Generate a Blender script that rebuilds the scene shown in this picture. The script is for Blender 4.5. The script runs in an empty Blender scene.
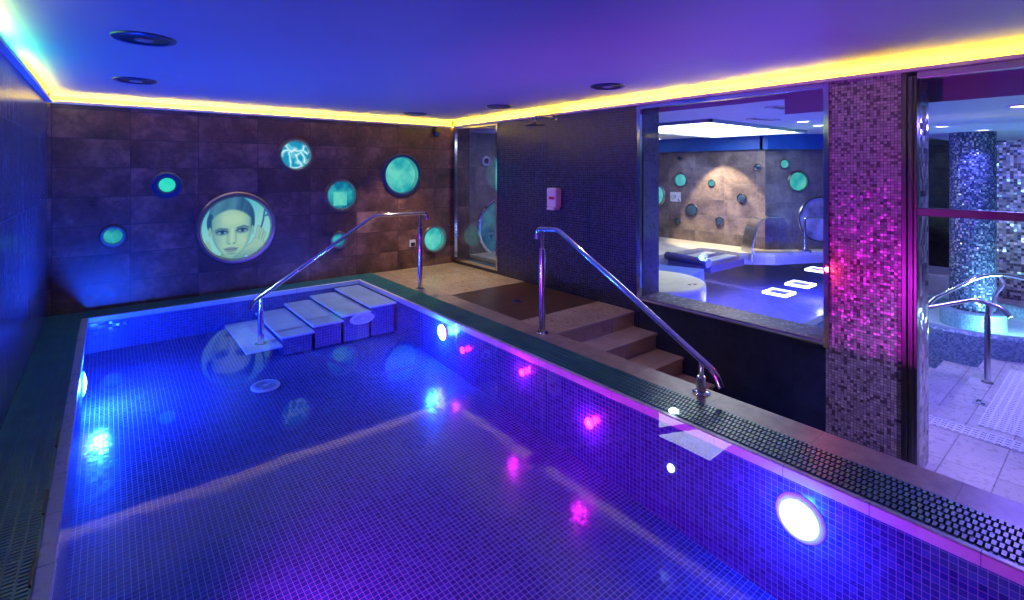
import bpy, bmesh, math, random
from mathutils import Vector, Matrix
from math import pi, sin, cos, radians
random.seed(7)
S = bpy.context.scene
COL = S.collection

# ------------------------------------------------------------------ helpers
def lin(c):
    return tuple((x/12.92 if x <= 0.04045 else ((x+0.055)/1.055)**2.4) for x in c)
def rgb(r, g, b):
    return lin((r/255, g/255, b/255))
def V(*a): return Vector(a)

def link(name, bm, mat, parent=None, smooth=False):
    me = bpy.data.meshes.new(name)
    bmesh.ops.recalc_face_normals(bm, faces=bm.faces[:])
    bm.to_mesh(me); bm.free()
    for m in (mat if isinstance(mat, (list, tuple)) else [mat]):
        me.materials.append(m)
    if smooth:
        for p in me.polygons: p.use_smooth = True
        try: me.set_sharp_from_angle(angle=radians(40))
        except Exception: pass
    o = bpy.data.objects.new(name, me); COL.objects.link(o)
    if parent: o.parent = parent
    return o
def tag(o, label, cat, group=None, kind=None):
    o['label'] = label; o['category'] = cat
    if group: o['group'] = group
    if kind: o['kind'] = kind
    return o
def struct(name, bm, mat, parent=None, label=None, smooth=False):
    o = link(name, bm, mat, parent, smooth)
    if not parent: o['kind'] = 'structure'
    if label: o['label'] = label
    return o
def thing(name, label, cat, loc=(0, 0, 0), rot=(0, 0, 0), group=None):
    o = bpy.data.objects.new(name, None); COL.objects.link(o)
    o.empty_display_size = .1
    o.location = loc; o.rotation_euler = rot
    return tag(o, label, cat, group)

def box(bm, x0, x1, y0, y1, z0, z1, bev=0.0, mi=0):
    vs = [bm.verts.new((x, y, z)) for x in (x0, x1) for y in (y0, y1) for z in (z0, z1)]
    fs = []
    for q in ((0, 1, 3, 2), (4, 6, 7, 5), (0, 4, 5, 1), (2, 3, 7, 6), (0, 2, 6, 4), (1, 5, 7, 3)):
        f = bm.faces.new([vs[i] for i in q]); f.material_index = mi; fs.append(f)
    if bev > 0:
        es = list({e for f in fs for e in f.edges})
        bmesh.ops.bevel(bm, geom=es, offset=bev, segments=2, affect='EDGES', profile=.5)
    return bm
def B(*boxes, bev=0.0):
    bm = bmesh.new()
    for b in boxes: box(bm, *b, bev=bev)
    return bm
def prism(bm, pts, z0, z1, mi=0, bev=0.0):
    a = [bm.verts.new((p[0], p[1], z0)) for p in pts]; b = [bm.verts.new((p[0], p[1], z1)) for p in pts]
    n = len(pts); fs = [bm.faces.new(a[::-1]), bm.faces.new(b)]
    for i in range(n): fs.append(bm.faces.new((a[i], a[(i+1) % n], b[(i+1) % n], b[i])))
    for f in fs: f.material_index = mi
    return bm
def lathe(bm, prof, n=40, M=None, mi=0, closed=False, sx=1, sy=1):
    """revolve (r, z) about local z"""
    M = M or Matrix.Identity(4); rings = []
    for r, z in prof:
        if r < 1e-6: rings.append([bm.verts.new(M @ V(0, 0, z))])
        else: rings.append([bm.verts.new(M @ V(r*cos(2*pi*i/n)*sx, r*sin(2*pi*i/n)*sy, z)) for i in range(n)])
    pairs = list(zip(rings[:-1], rings[1:]))
    if closed: pairs.append((rings[-1], rings[0]))
    for a, b in pairs:
        for i in range(n):
            j = (i+1) % n
            if len(a) == 1 and len(b) == 1: continue
            if len(a) == 1: f = bm.faces.new((a[0], b[j], b[i]))
            elif len(b) == 1: f = bm.faces.new((a[i], a[j], b[0]))
            else: f = bm.faces.new((a[i], a[j], b[j], b[i]))
            f.material_index = mi
    return bm
def rounded(pts, r=.05, k=6):
    pts = [Vector(p) for p in pts]; out = [pts[0]]
    for i in range(1, len(pts)-1):
        p, a, b = pts[i], pts[i-1], pts[i+1]
        d1, d2 = (a-p), (b-p); rr = min(r, d1.length*.45, d2.length*.45)
        s, e = p+d1.normalized()*rr, p+d2.normalized()*rr
        for t in range(k+1):
            t /= k; out.append(s*(1-t)**2+p*2*t*(1-t)+e*t*t)
    out.append(pts[-1]); return out
def tube(bm, pts, r, n=14, cap=True, mi=0):
    pts = [Vector(p) for p in pts]; rings = []; up = None
    for i, p in enumerate(pts):
        t = (pts[min(i+1, len(pts)-1)]-pts[max(i-1, 0)]).normalized()
        if up is None:
            up = Vector((0, 0, 1)) if abs(t.z) < .9 else Vector((1, 0, 0))
        u = (up-t*up.dot(t)).normalized(); w = t.cross(u); up = u
        rr = r[i] if isinstance(r, (list, tuple)) else r
        rings.append([bm.verts.new(p+(u*cos(2*pi*k/n)+w*sin(2*pi*k/n))*rr) for k in range(n)])
    for a, b in zip(rings[:-1], rings[1:]):
        for k in range(n):
            f = bm.faces.new((a[k], a[(k+1) % n], b[(k+1) % n], b[k])); f.material_index = mi
    if cap:
        bm.faces.new(rings[0][::-1]).material_index = mi; bm.faces.new(rings[-1]).material_index = mi
    return bm
def MX(ax, loc=(0, 0, 0)):
    """matrix turning local +z to the axis ax, placed at loc"""
    q = Vector((0, 0, 1)).rotation_difference(Vector(ax))
    return Matrix.Translation(loc) @ q.to_matrix().to_4x4()

# ------------------------------------------------------------------ materials
class NT:
    def __init__(s, name):
        s.m = bpy.data.materials.new(name); s.m.use_nodes = True; s.t = s.m.node_tree; s.n = s.t.nodes; s.n.clear()
        s.out = s.n.new('ShaderNodeOutputMaterial')
    def node(s, typ, **kw):
        nd = s.n.new(typ)
        for k, v in kw.items(): setattr(nd, k, v)
        return nd
    def l(s, a, b): s.t.links.new(a, b)
    def math(s, op, a, b=None, c=None):
        nd = s.n.new('ShaderNodeMath'); nd.operation = op
        for i, v in enumerate((a, b, c)):
            if v is None: continue
            if isinstance(v, (int, float)): nd.inputs[i].default_value = v
            else: s.l(v, nd.inputs[i])
        return nd.outputs[0]
    def vmath(s, op, a, b=None, scale=None):
        nd = s.n.new('ShaderNodeVectorMath'); nd.operation = op
        for i, v in enumerate((a, b)):
            if v is None: continue
            if isinstance(v, (tuple, list)): nd.inputs[i].default_value = v
            else: s.l(v, nd.inputs[i])
        if scale is not None:
            if isinstance(scale, (int, float)): nd.inputs['Scale'].default_value = scale
            else: s.l(scale, nd.inputs['Scale'])
        return nd.outputs[0]
    def ramp(s, fac, stops, interp='LINEAR'):
        nd = s.n.new('ShaderNodeValToRGB'); cr = nd.color_ramp; cr.interpolation = interp
        while len(cr.elements) < len(stops): cr.elements.new(.5)
        for e, (p, c) in zip(cr.elements, stops): e.position = p; e.color = tuple(c)[:3]+(1,)
        s.l(fac, nd.inputs[0]); return nd.outputs[0]
    def mix(s, fac, a, b):
        nd = s.n.new('ShaderNodeMix'); nd.data_type = 'RGBA'
        for i, v in ((0, fac), (6, a), (7, b)):
            if isinstance(v, (int, float)): nd.inputs[i].default_value = v
            elif isinstance(v, (tuple, list)): nd.inputs[i].default_value = tuple(v)[:3]+(1,)
            else: s.l(v, nd.inputs[i])
        return nd.outputs[2]
    def coord(s): return s.node('ShaderNodeTexCoord').outputs['Object']
    def noise(s, vec, scale, detail=4, rough=.55):
        nd = s.node('ShaderNodeTexNoise'); nd.inputs['Scale'].default_value = scale
        nd.inputs['Detail'].default_value = detail; nd.inputs['Roughness'].default_value = rough
        if vec is not None: s.l(vec, nd.inputs['Vector'])
        return nd.outputs[0]
    def scaled(s, vec, sc):
        nd = s.node('ShaderNodeMapping'); nd.inputs['Scale'].default_value = sc; s.l(vec, nd.inputs[0]); return nd.outputs[0]
    def pbr(s, base, rough=.5, metal=0, spec=.5, normal=None, coat=0, emis=None, estr=0):
        p = s.node('ShaderNodeBsdfPrincipled')
        def put(k, v):
            i = p.inputs[k]
            if isinstance(v, (int, float)): i.default_value = v
            elif isinstance(v, (tuple, list)): i.default_value = tuple(v)[:3]+(1,)
            else: s.l(v, i)
        put('Base Color', base); put('Roughness', rough); put('Metallic', metal); put('Specular IOR Level', spec)
        if coat: put('Coat Weight', coat); put('Coat Roughness', .08)
        if normal is not None: s.l(normal, p.inputs['Normal'])
        if emis is not None: put('Emission Color', emis); put('Emission Strength', estr)
        s.l(p.outputs[0], s.out.inputs[0]); return s.m
    def bump(s, h, strength=.2, dist=.01):
        b = s.node('ShaderNodeBump'); b.inputs['Strength'].default_value = strength; b.inputs['Distance'].default_value = dist
        s.l(h, b.inputs['Height']); return b.outputs[0]

def plain(name, c, rough=.4, metal=0, spec=.5, var=.12, scale=6):
    t = NT(name); n = t.noise(t.coord(), scale)
    c2 = tuple(x*(1-var) for x in c); c1 = tuple(min(1, x*(1+var)) for x in c)
    return t.pbr(t.ramp(n, [(.3, c2), (.7, c1)]), rough, metal, spec)
def glow(name, c, strength, c2=None, scale=6, axis=None):
    t = NT(name); e = t.node('ShaderNodeEmission'); e.inputs[1].default_value = strength
    if c2:
        n = t.noise(t.coord(), scale, 2); t.l(t.ramp(n, [(.35, c), (.65, c2)]), e.inputs[0])
    else: e.inputs[0].default_value = tuple(c)+(1,)
    t.l(e.outputs[0], t.out.inputs[0]); return t.m

def mosaic(name, axes, size, grout, stops, gcol, rough=.15, jitter=.25, metal=0, spec=.5, angular=None, patch=None):
    """small square tiles on a plane; axes such as 'XY'; angular=(cx,cy,r) wraps round a pillar"""
    t = NT(name); c = t.coord(); sx = t.node('ShaderNodeSeparateXYZ'); t.l(c, sx.inputs[0])
    o = {'X': sx.outputs[0], 'Y': sx.outputs[1], 'Z': sx.outputs[2]}
    if angular:
        a = t.math('ARCTAN2', t.math('SUBTRACT', o['Y'], angular[1]), t.math('SUBTRACT', o['X'], angular[0]))
        u = t.math('MULTIPLY', a, angular[2]); v = o['Z']
    else: u, v = o[axes[0]], o[axes[1]]
    u = t.math('DIVIDE', u, size); v = t.math('DIVIDE', v, size)
    cb = t.node('ShaderNodeCombineXYZ'); t.l(t.math('FLOOR', u), cb.inputs[0]); t.l(t.math('FLOOR', v), cb.inputs[1])
    wn = t.node('ShaderNodeTexWhiteNoise'); wn.noise_dimensions = '3D'; t.l(cb.outputs[0], wn.inputs['Vector'])
    mask = t.math('GREATER_THAN', t.math('MINIMUM', t.math('FRACT', u), t.math('FRACT', v)), grout)
    col = t.ramp(wn.outputs['Value'], stops, 'CONSTANT' if len(stops) > 3 else 'LINEAR')
    base = t.mix(mask, gcol, col)
    off = t.vmath('SUBTRACT', wn.outputs['Color'], (.5, .5, .5))
    off = t.vmath('SCALE', off, scale=t.math('MULTIPLY', mask, jitter))
    g = t.node('ShaderNodeNewGeometry')
    nrm = t.vmath('NORMALIZE', t.vmath('ADD', g.outputs['Normal'], off))
    rg = t.math('MULTIPLY_ADD', mask, rough-.55, .55)
    return t.pbr(base, rg, metal, spec, nrm)

def slab(name, axes, w, h, joint, ca, cb_, jc, rough=.3, scale=3, stretch=(1, 1, 1), off=(0, 0), spec=.5, bump=.15, brick=0.0, cc=None):
    """large format tiles with cloudy stone colouring"""
    t = NT(name); c = t.coord(); sx = t.node('ShaderNodeSeparateXYZ'); t.l(c, sx.inputs[0])
    o = {'X': sx.outputs[0], 'Y': sx.outputs[1], 'Z': sx.outputs[2]}
    u = t.math('DIVIDE', t.math('ADD', o[axes[0]], off[0]), w); v = t.math('DIVIDE', t.math('ADD', o[axes[1]], off[1]), h)
    if brick: u = t.math('ADD', u, t.math('MULTIPLY', t.math('FLOOR', v), brick))
    fu, fv = t.math('FRACT', u), t.math('FRACT', v)
    mu = t.math('GREATER_THAN', fu, joint/w); mv = t.math('GREATER_THAN', fv, joint/h)
    mask = t.math('MULTIPLY', mu, mv)
    cbn = t.node('ShaderNodeCombineXYZ'); t.l(t.math('FLOOR', u), cbn.inputs[0]); t.l(t.math('FLOOR', v), cbn.inputs[1])
    wn = t.node('ShaderNodeTexWhiteNoise'); t.l(cbn.outputs[0], wn.inputs['Vector'])
    cs = t.scaled(c, stretch); cs = t.vmath('ADD', cs, t.vmath('SCALE', wn.outputs['Color'], scale=7.0))
    n = t.noise(cs, scale, 7, .62); n2 = t.noise(cs, scale*7, 4, .7)
    nn = t.math('ADD', t.math('MULTIPLY', n, .72), t.math('MULTIPLY', n2, .28))
    stops = [(.36, ca), (.62, cb_)]
    if cc: stops = [(.34, ca), (.5, cb_), (.66, cc)]
    col = t.ramp(nn, stops)
    col = t.mix(t.math('MULTIPLY', wn.outputs['Value'], .35), col, tuple(x*.55 for x in ca))
    base = t.mix(mask, jc, col)
    h = t.math('ADD', t.math('MULTIPLY', n2, .4), mask)
    rr = t.math('MULTIPLY_ADD', n2, .3, rough-.15)
    return t.pbr(base, rr, 0, spec, t.bump(h, bump, .004))

def glassy(name, tint, ior=1.33, rough=0.0, wave=0.0, wscale=4.0, refl=1.0):
    """clear sheet: passes light straight through, mirrors by Fresnel"""
    t = NT(name)
    tr = t.node('ShaderNodeBsdfTransparent'); tr.inputs[0].default_value = tuple(tint)+(1,)
    gl = t.node('ShaderNodeBsdfGlossy'); gl.inputs['Roughness'].default_value = rough
    fr = t.node('ShaderNodeFresnel'); g = t.node('ShaderNodeNewGeometry')
    t.l(t.math('MULTIPLY_ADD', g.outputs['Backfacing'], 1/ior-ior, ior), fr.inputs['IOR'])
    if wave:
        n = t.noise(t.coord(), wscale, 2); bn = t.bump(n, wave, .02)
        t.l(bn, gl.inputs['Normal']); t.l(bn, fr.inputs['Normal'])
    mx = t.node('ShaderNodeMixShader'); t.l(t.math('MULTIPLY', fr.outputs[0], refl), mx.inputs[0])
    t.l(tr.outputs[0], mx.inputs[1]); t.l(gl.outputs[0], mx.inputs[2]); t.l(mx.outputs[0], t.out.inputs[0])
    return t.m

M = {}
M['ceiling'] = plain('ceiling_plaster', (.48, .48, .50), .55, var=.02, scale=3)
M['back_tile'] = slab('rust_slate_tile', 'XZ', .66, .32, .006, (.040, .020, .024), (.14, .070, .062), (.025, .02, .04), .38, 2.3, off=(.47, -.29+.32), cc=(.36, .19, .15), bump=.2)
M['left_tile'] = slab('dark_streaked_tile', 'YZ', 1.3, .64, .005, (.05, .09, .15), (.20, .28, .40), (.18, .22, .3), .22, 3, stretch=(1, 7, .9), off=(.2, .05), bump=.12)
M['dark_wall'] = slab('dark_plinth_tile', 'YZ', .9, .42, .004, (.010, .018, .05), (.03, .045, .11), (.015, .02, .04), .35, 3)
M['jamb_tile'] = slab('grey_reveal_tile', 'XZ', .6, .5, .004, (.10, .10, .115), (.22, .20, .20), (.05, .05, .06), .3, 3)
M['sill_tile'] = slab('grey_sill_tile', 'XY', .5, .6, .005, (.16, .16, .18), (.30, .29, .30), (.03, .03, .04), .25, 3)
M['hall_tile'] = slab('taupe_slate_tile', 'YZ', .62, .32, .007, (.07, .055, .06), (.20, .15, .14), (.16, .15, .17), .4, 3, cc=(.36, .27, .22))
M['hall_tile_x'] = slab('taupe_slate_tile_x', 'XZ', .62, .32, .007, (.07, .06, .065), (.18, .15, .15), (.16, .15, .17), .4, 3, cc=(.30, .25, .22))
M['beige'] = slab('beige_deck_tile', 'XY', .60, .60, .004, (.36, .27, .19), (.55, .43, .31), (.22, .17, .13), .3, 4, off=(.06, .2), bump=.06)
M['beige_coping'] = slab('beige_coping_tile', 'XY', 5.0, .62, .004, (.30, .21, .17), (.50, .38, .30), (.2, .14, .12), .35, 9, bump=.12, off=(0, .1))
M['stair'] = slab('beige_stair_tile', 'XY', .64, 5.0, .004, (.38, .29, .22), (.54, .43, .33), (.2, .16, .13), .4, 5, bump=.06, off=(-3.3+.64*6, 0))
M['hall_floor'] = slab('pale_floor_tile', 'YX', .30, .62, .008, (.50, .47, .47), (.66, .62, .60), (.22, .20, .22), .3, 3, bump=.08)
M['shower_tray'] = slab('brown_wood_grain_tile', 'XY', .62, .62, .004, (.045, .018, .014), (.13, .06, .045), (.04, .02, .02), .35, 3, stretch=(1.5, 9, 1), off=(.03, .1), bump=.2)
M['shower_mosaic'] = mosaic('dark_glass_mosaic', 'YZ', .030, .15, [(0, (.012, .016, .055)), (.6, (.02, .03, .09)), (1, (.035, .05, .14))], (.065, .05, .10), .26, .10, spec=.5)
M['column_mosaic'] = mosaic('pearl_mosaic', 'YZ', .0215, .12, [(0, (.14, .11, .14)), (.14, (.34, .30, .33)), (.36, (.48, .43, .46)), (.62, (.60, .54, .56)), (.86, (.42, .37, .41))], (.09, .075, .10), .28, .20, metal=.25, spec=.6)
M['jamb_mosaic'] = mosaic('silver_mosaic', 'XZ', .045, .12, [(0, (.25, .25, .27)), (.3, (.5, .5, .52)), (.7, (.66, .66, .68))], (.2, .2, .2), .18, .35, metal=.4)
M['silver_mosaic_wall'] = mosaic('silver_mosaic_wall', 'YZ', .045, .12, [(0, (.10, .10, .14)), (.3, (.4, .4, .46)), (.55, (.66, .66, .7)), (.8, (.28, .28, .33))], (.2, .2, .24), .2, .5, metal=.3)
M['pillar_mosaic'] = mosaic('pillar_mosaic', None, .022, .12, [(0, (.03, .05, .12)), (.35, (.10, .13, .24)), (.7, (.28, .32, .42)), (.92, (.6, .62, .66))], (.08, .09, .14), .15, .6, metal=.3, angular=(9.14, 1.36, .24))
M['tub_mosaic'] = mosaic('tub_mosaic', None, .02, .1, [(0, (.10, .18, .28)), (.4, (.15, .27, .38)), (.8, (.26, .40, .48))], (.2, .28, .36), .25, .4, angular=(9.14, 1.36, 1.3))
PT = [(0, (.014, .032, .19)), (.5, (.020, .045, .25)), (1, (.035, .07, .33))]
PG = (.36, .34, .62)
M['pool_floor'] = mosaic('pool_floor_mosaic', 'XY', .030, .08, PT, PG, .2, .05, spec=.5)
M['pool_yz'] = mosaic('pool_side_mosaic', 'YZ', .030, .08, PT, (.18, .17, .40), .2, .10, spec=.9)
M['pool_xz'] = mosaic('pool_end_mosaic', 'XZ', .030, .08, PT, (.18, .17, .40), .2, .10, spec=.9)
M['tread'] = slab('white_tread_tile', 'XY', 5, .38, .004, (.70, .72, .76), (.85, .87, .9), (.4, .4, .5), .35, 6, off=(0, .05), bump=.05)
M['lip'] = slab('white_lip_tile', 'XY', 9, .38, .003, (.58, .58, .62), (.66, .66, .70), (.15, .12, .2), .3, 3, bump=.03)
M['lip_x'] = slab('white_lip_tile_x', 'XY', .38, 9, .003, (.58, .58, .62), (.66, .66, .70), (.15, .12, .2), .3, 3, bump=.03)
M['grate'] = plain('teal_grate_plastic', (.038, .18, .215), .32, spec=.6, var=.2)
M['gutter'] = plain('gutter_dark', (.01, .012, .016), .6)
M['chrome'] = plain('polished_steel', (.78, .78, .80), .12, 1.0, var=.03)
M['brushed'] = plain('brushed_steel', (.62, .62, .64), .25, 1.0, var=.05)
M['darksteel'] = plain('dark_steel', (.13, .13, .15), .3, 1.0, var=.1)
M['ring'] = plain('porthole_steel', (.40, .37, .37), .28, 1.0, var=.15, scale=14)
M['ring_dark'] = plain('porthole_dark_blue', (.03, .06, .20), .3, .4, var=.1)
M['black'] = plain('black_plastic', (.012, .012, .016), .3)
M['white_plastic'] = plain('white_plastic', (.72, .72, .74), .35, var=.03)
M['grey_plastic'] = plain('grey_plastic', (.35, .38, .42), .35)
M['red_label'] = plain('red_label', (.55, .03, .10), .4)
M['glass'] = glassy('window_glass', (.90, .95, .98), 1.5)
M['water'] = glassy('pool_water', (.62, .76, 1.0), 1.33, 0.0, .035, 2.2)
M['hall_water'] = glassy('hall_water', (.70, .70, 1.0), 1.33, .22, .35, 6, refl=.6)
M['tub_water'] = glassy('tub_water', (.85, .97, 1.0), 1.33, .1, .3, 9)
M['fall'] = glassy('falling_water', (.86, .9, 1.0), 1.33, .1, .3, 20)
# light givers
M['lamp_white'] = glow('lamp_lens_white', (.80, .86, 1.0), 22)
M['lamp_red'] = glow('lamp_lens_red', (1.0, .05, .22), 5)
M['lamp_dot'] = glow('lamp_dot_white', (.85, .9, 1.0), 10)
M['cyan'] = glow('porthole_cyan', rgb(15, 120, 165), .9, rgb(60, 195, 200), 7)
M['cyan_bright'] = glow('porthole_aqua', rgb(40, 175, 185), .95, rgb(110, 225, 205), 4)
M['cyan_green'] = glow('porthole_green', rgb(40, 215, 195), 1.05, rgb(60, 225, 200), 12)
M['sky_panel'] = glow('light_box', (.93, .97, 1.0), 7.5)
M['spot_lens'] = glow('spot_lens', (1, .97, .9), 12)
M['lead_y'] = glow('led_yellow', (1.0, .66, .006), 150)
M['hall_cyan'] = glow('hall_porthole_cyan', rgb(80, 190, 195), 1.0, rgb(120, 215, 210), 5)

def caustic():  # white caustic light painted as streaks into the pane's glow
    t = NT('porthole_painted_caustics'); v = t.node('ShaderNodeTexVoronoi'); v.feature = 'DISTANCE_TO_EDGE'; v.inputs['Scale'].default_value = 5.2
    n = t.node('ShaderNodeTexNoise'); n.inputs['Scale'].default_value = 5
    c = t.coord(); t.l(c, n.inputs[0])
    t.l(t.vmath('ADD', c, t.vmath('SCALE', n.outputs['Color'], scale=.16)), v.inputs['Vector'])
    col = t.ramp(v.outputs['Distance'], [(0, (.80, .97, 1)), (.035, rgb(120, 215, 235)), (.12, rgb(30, 150, 190))])
    e = t.node('ShaderNodeEmission'); e.inputs[1].default_value = 1.05; t.l(col, e.inputs[0]); t.l(e.outputs[0], t.out.inputs[0]); return t.m
M['ripples'] = caustic()
def led_left():
    t = NT('led_colour_run'); sx = t.node('ShaderNodeSeparateXYZ'); t.l(t.coord(), sx.inputs[0])
    f = t.math('DIVIDE', t.math('ADD', sx.outputs[1], 0), 7.2)
    col = t.ramp(f, [(0, (1, .7, .05)), (.36, (1, .8, .12)), (.50, (.5, 1, .12)), (.62, (.02, 1, .30)), (.72, (.35, 1, .06)), (.82, (.85, .85, .01)), (1, (.9, .75, .006))])
    e = t.node('ShaderNodeEmission'); e.inputs[1].default_value = 48; t.l(col, e.inputs[0]); t.l(e.outputs[0], t.out.inputs[0]); return t.m
M['led_left'] = led_left()

# ------------------------------------------------------------------ camera
cam = bpy.data.cameras.new('camera'); co = bpy.data.objects.new('camera', cam); COL.objects.link(co)
co.location = (0, 0, 1.55); co.rotation_euler = (pi/2, 0, radians(-38.9))
cam.sensor_width = 36; cam.lens = 500/1024*36; cam.shift_y = -130/1024; cam.clip_start = .02
S.camera = co

# ------------------------------------------------------------------ pool room
XL, XR, YB, YF, ZC, ZF = -.5, 4.5, 7.15, -2.6, 2.36, -.66
PX0, PX1, PY0, PY1 = -.17, 2.74, -1.6, 6.82
WZ = .004                                     # water level     # pool inner faces
def floor_z(y): return -.36-(6.82-y)*.062

struct('ceiling', B((XL-.2, XR+.33, YF-.2, YB+.2, ZC, ZC+.12)), M['ceiling'])
struct('wall_left', B((XL-.2, XL, YF-.2, YB+.2, -1.2, ZC)), M['left_tile'])
struct('wall_front', B((XL, XR+.33, YF-.2, YF, -1.2, ZC)), M['dark_wall'])

# back wall with porthole recesses
HOLES = []   # (x, z, r)
PORT = [  # x, z, ring radius, pane radius, depth, pane, ring material, label
 (.538, 1.373, .155, .088, .02, 'cyan_green', 'ring_dark', 'small porthole with wide dark blue rim and bright aqua pane, upper left of the face'),
 (.040, .812, .123, .090, .05, 'cyan', 'ring', 'small porthole lowest on the back wall left of the face, near the left corner'),
 (1.274, .812, .462, .398, .03, None, 'ring', 'large porthole holding a backlit print of a woman\'s face'),
 (1.983, 1.754, .235, .190, .09, 'ripples', 'ring', 'porthole with white ripple light across its pane, highest on the back wall'),
 (2.607, 1.19, .247, .198, .08, 'cyan', 'ring', 'porthole with a pale square reflection in its cyan pane, above the rail'),
 (3.565, 1.472, .332, .283, .10, 'cyan_bright', 'ring_dark', 'big plain aqua porthole with a dark rim on the back wall near the right corner'),
 (2.563, .546, .132, .088, .06, 'cyan', 'ring', 'little cyan porthole partly hidden behind the sloping pool handrail'),
 (4.135, .424, .228, .186, .08, 'cyan_bright', 'ring', 'aqua porthole low on the back wall just right of the handrail post'),
]
bm = bmesh.new(); box(bm, XL-.2, 4.83, YB, YB+.22, -1.2, ZC+.12)
me = bpy.data.meshes.new('wall_back'); bmesh.ops.recalc_face_normals(bm, faces=bm.faces[:]); bm.to_mesh(me); bm.free()
wb = bpy.data.objects.new('wall_back', me); COL.objects.link(wb)
bm = bmesh.new()
for (x, z, rr, rp, d, *_r) in PORT:
    lathe(bm, [(0, -.14), (rp+.006, -.14), (rp+.006, .05), (0, .05)], 48, MX((0, -1, 0), (x, YB, z)))
bmesh.ops.recalc_face_normals(bm, faces=bm.faces[:])
cm = bpy.data.meshes.new('cut'); bm.to_mesh(cm); bm.free(); cut = bpy.data.objects.new('cut', cm); COL.objects.link(cut)
md = wb.modifiers.new('b', 'BOOLEAN'); md.object = cut; md.operation = 'DIFFERENCE'; md.solver = 'EXACT'
dg = bpy.context.evaluated_depsgraph_get(); nm = bpy.data.meshes.new_from_object(wb.evaluated_get(dg))
wb.modifiers.clear(); wb.data = nm; nm.name = 'wall_back'; bpy.data.objects.remove(cut)
nm.materials.clear(); nm.materials.append(M['back_tile']); wb['kind'] = 'structure'

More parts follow.
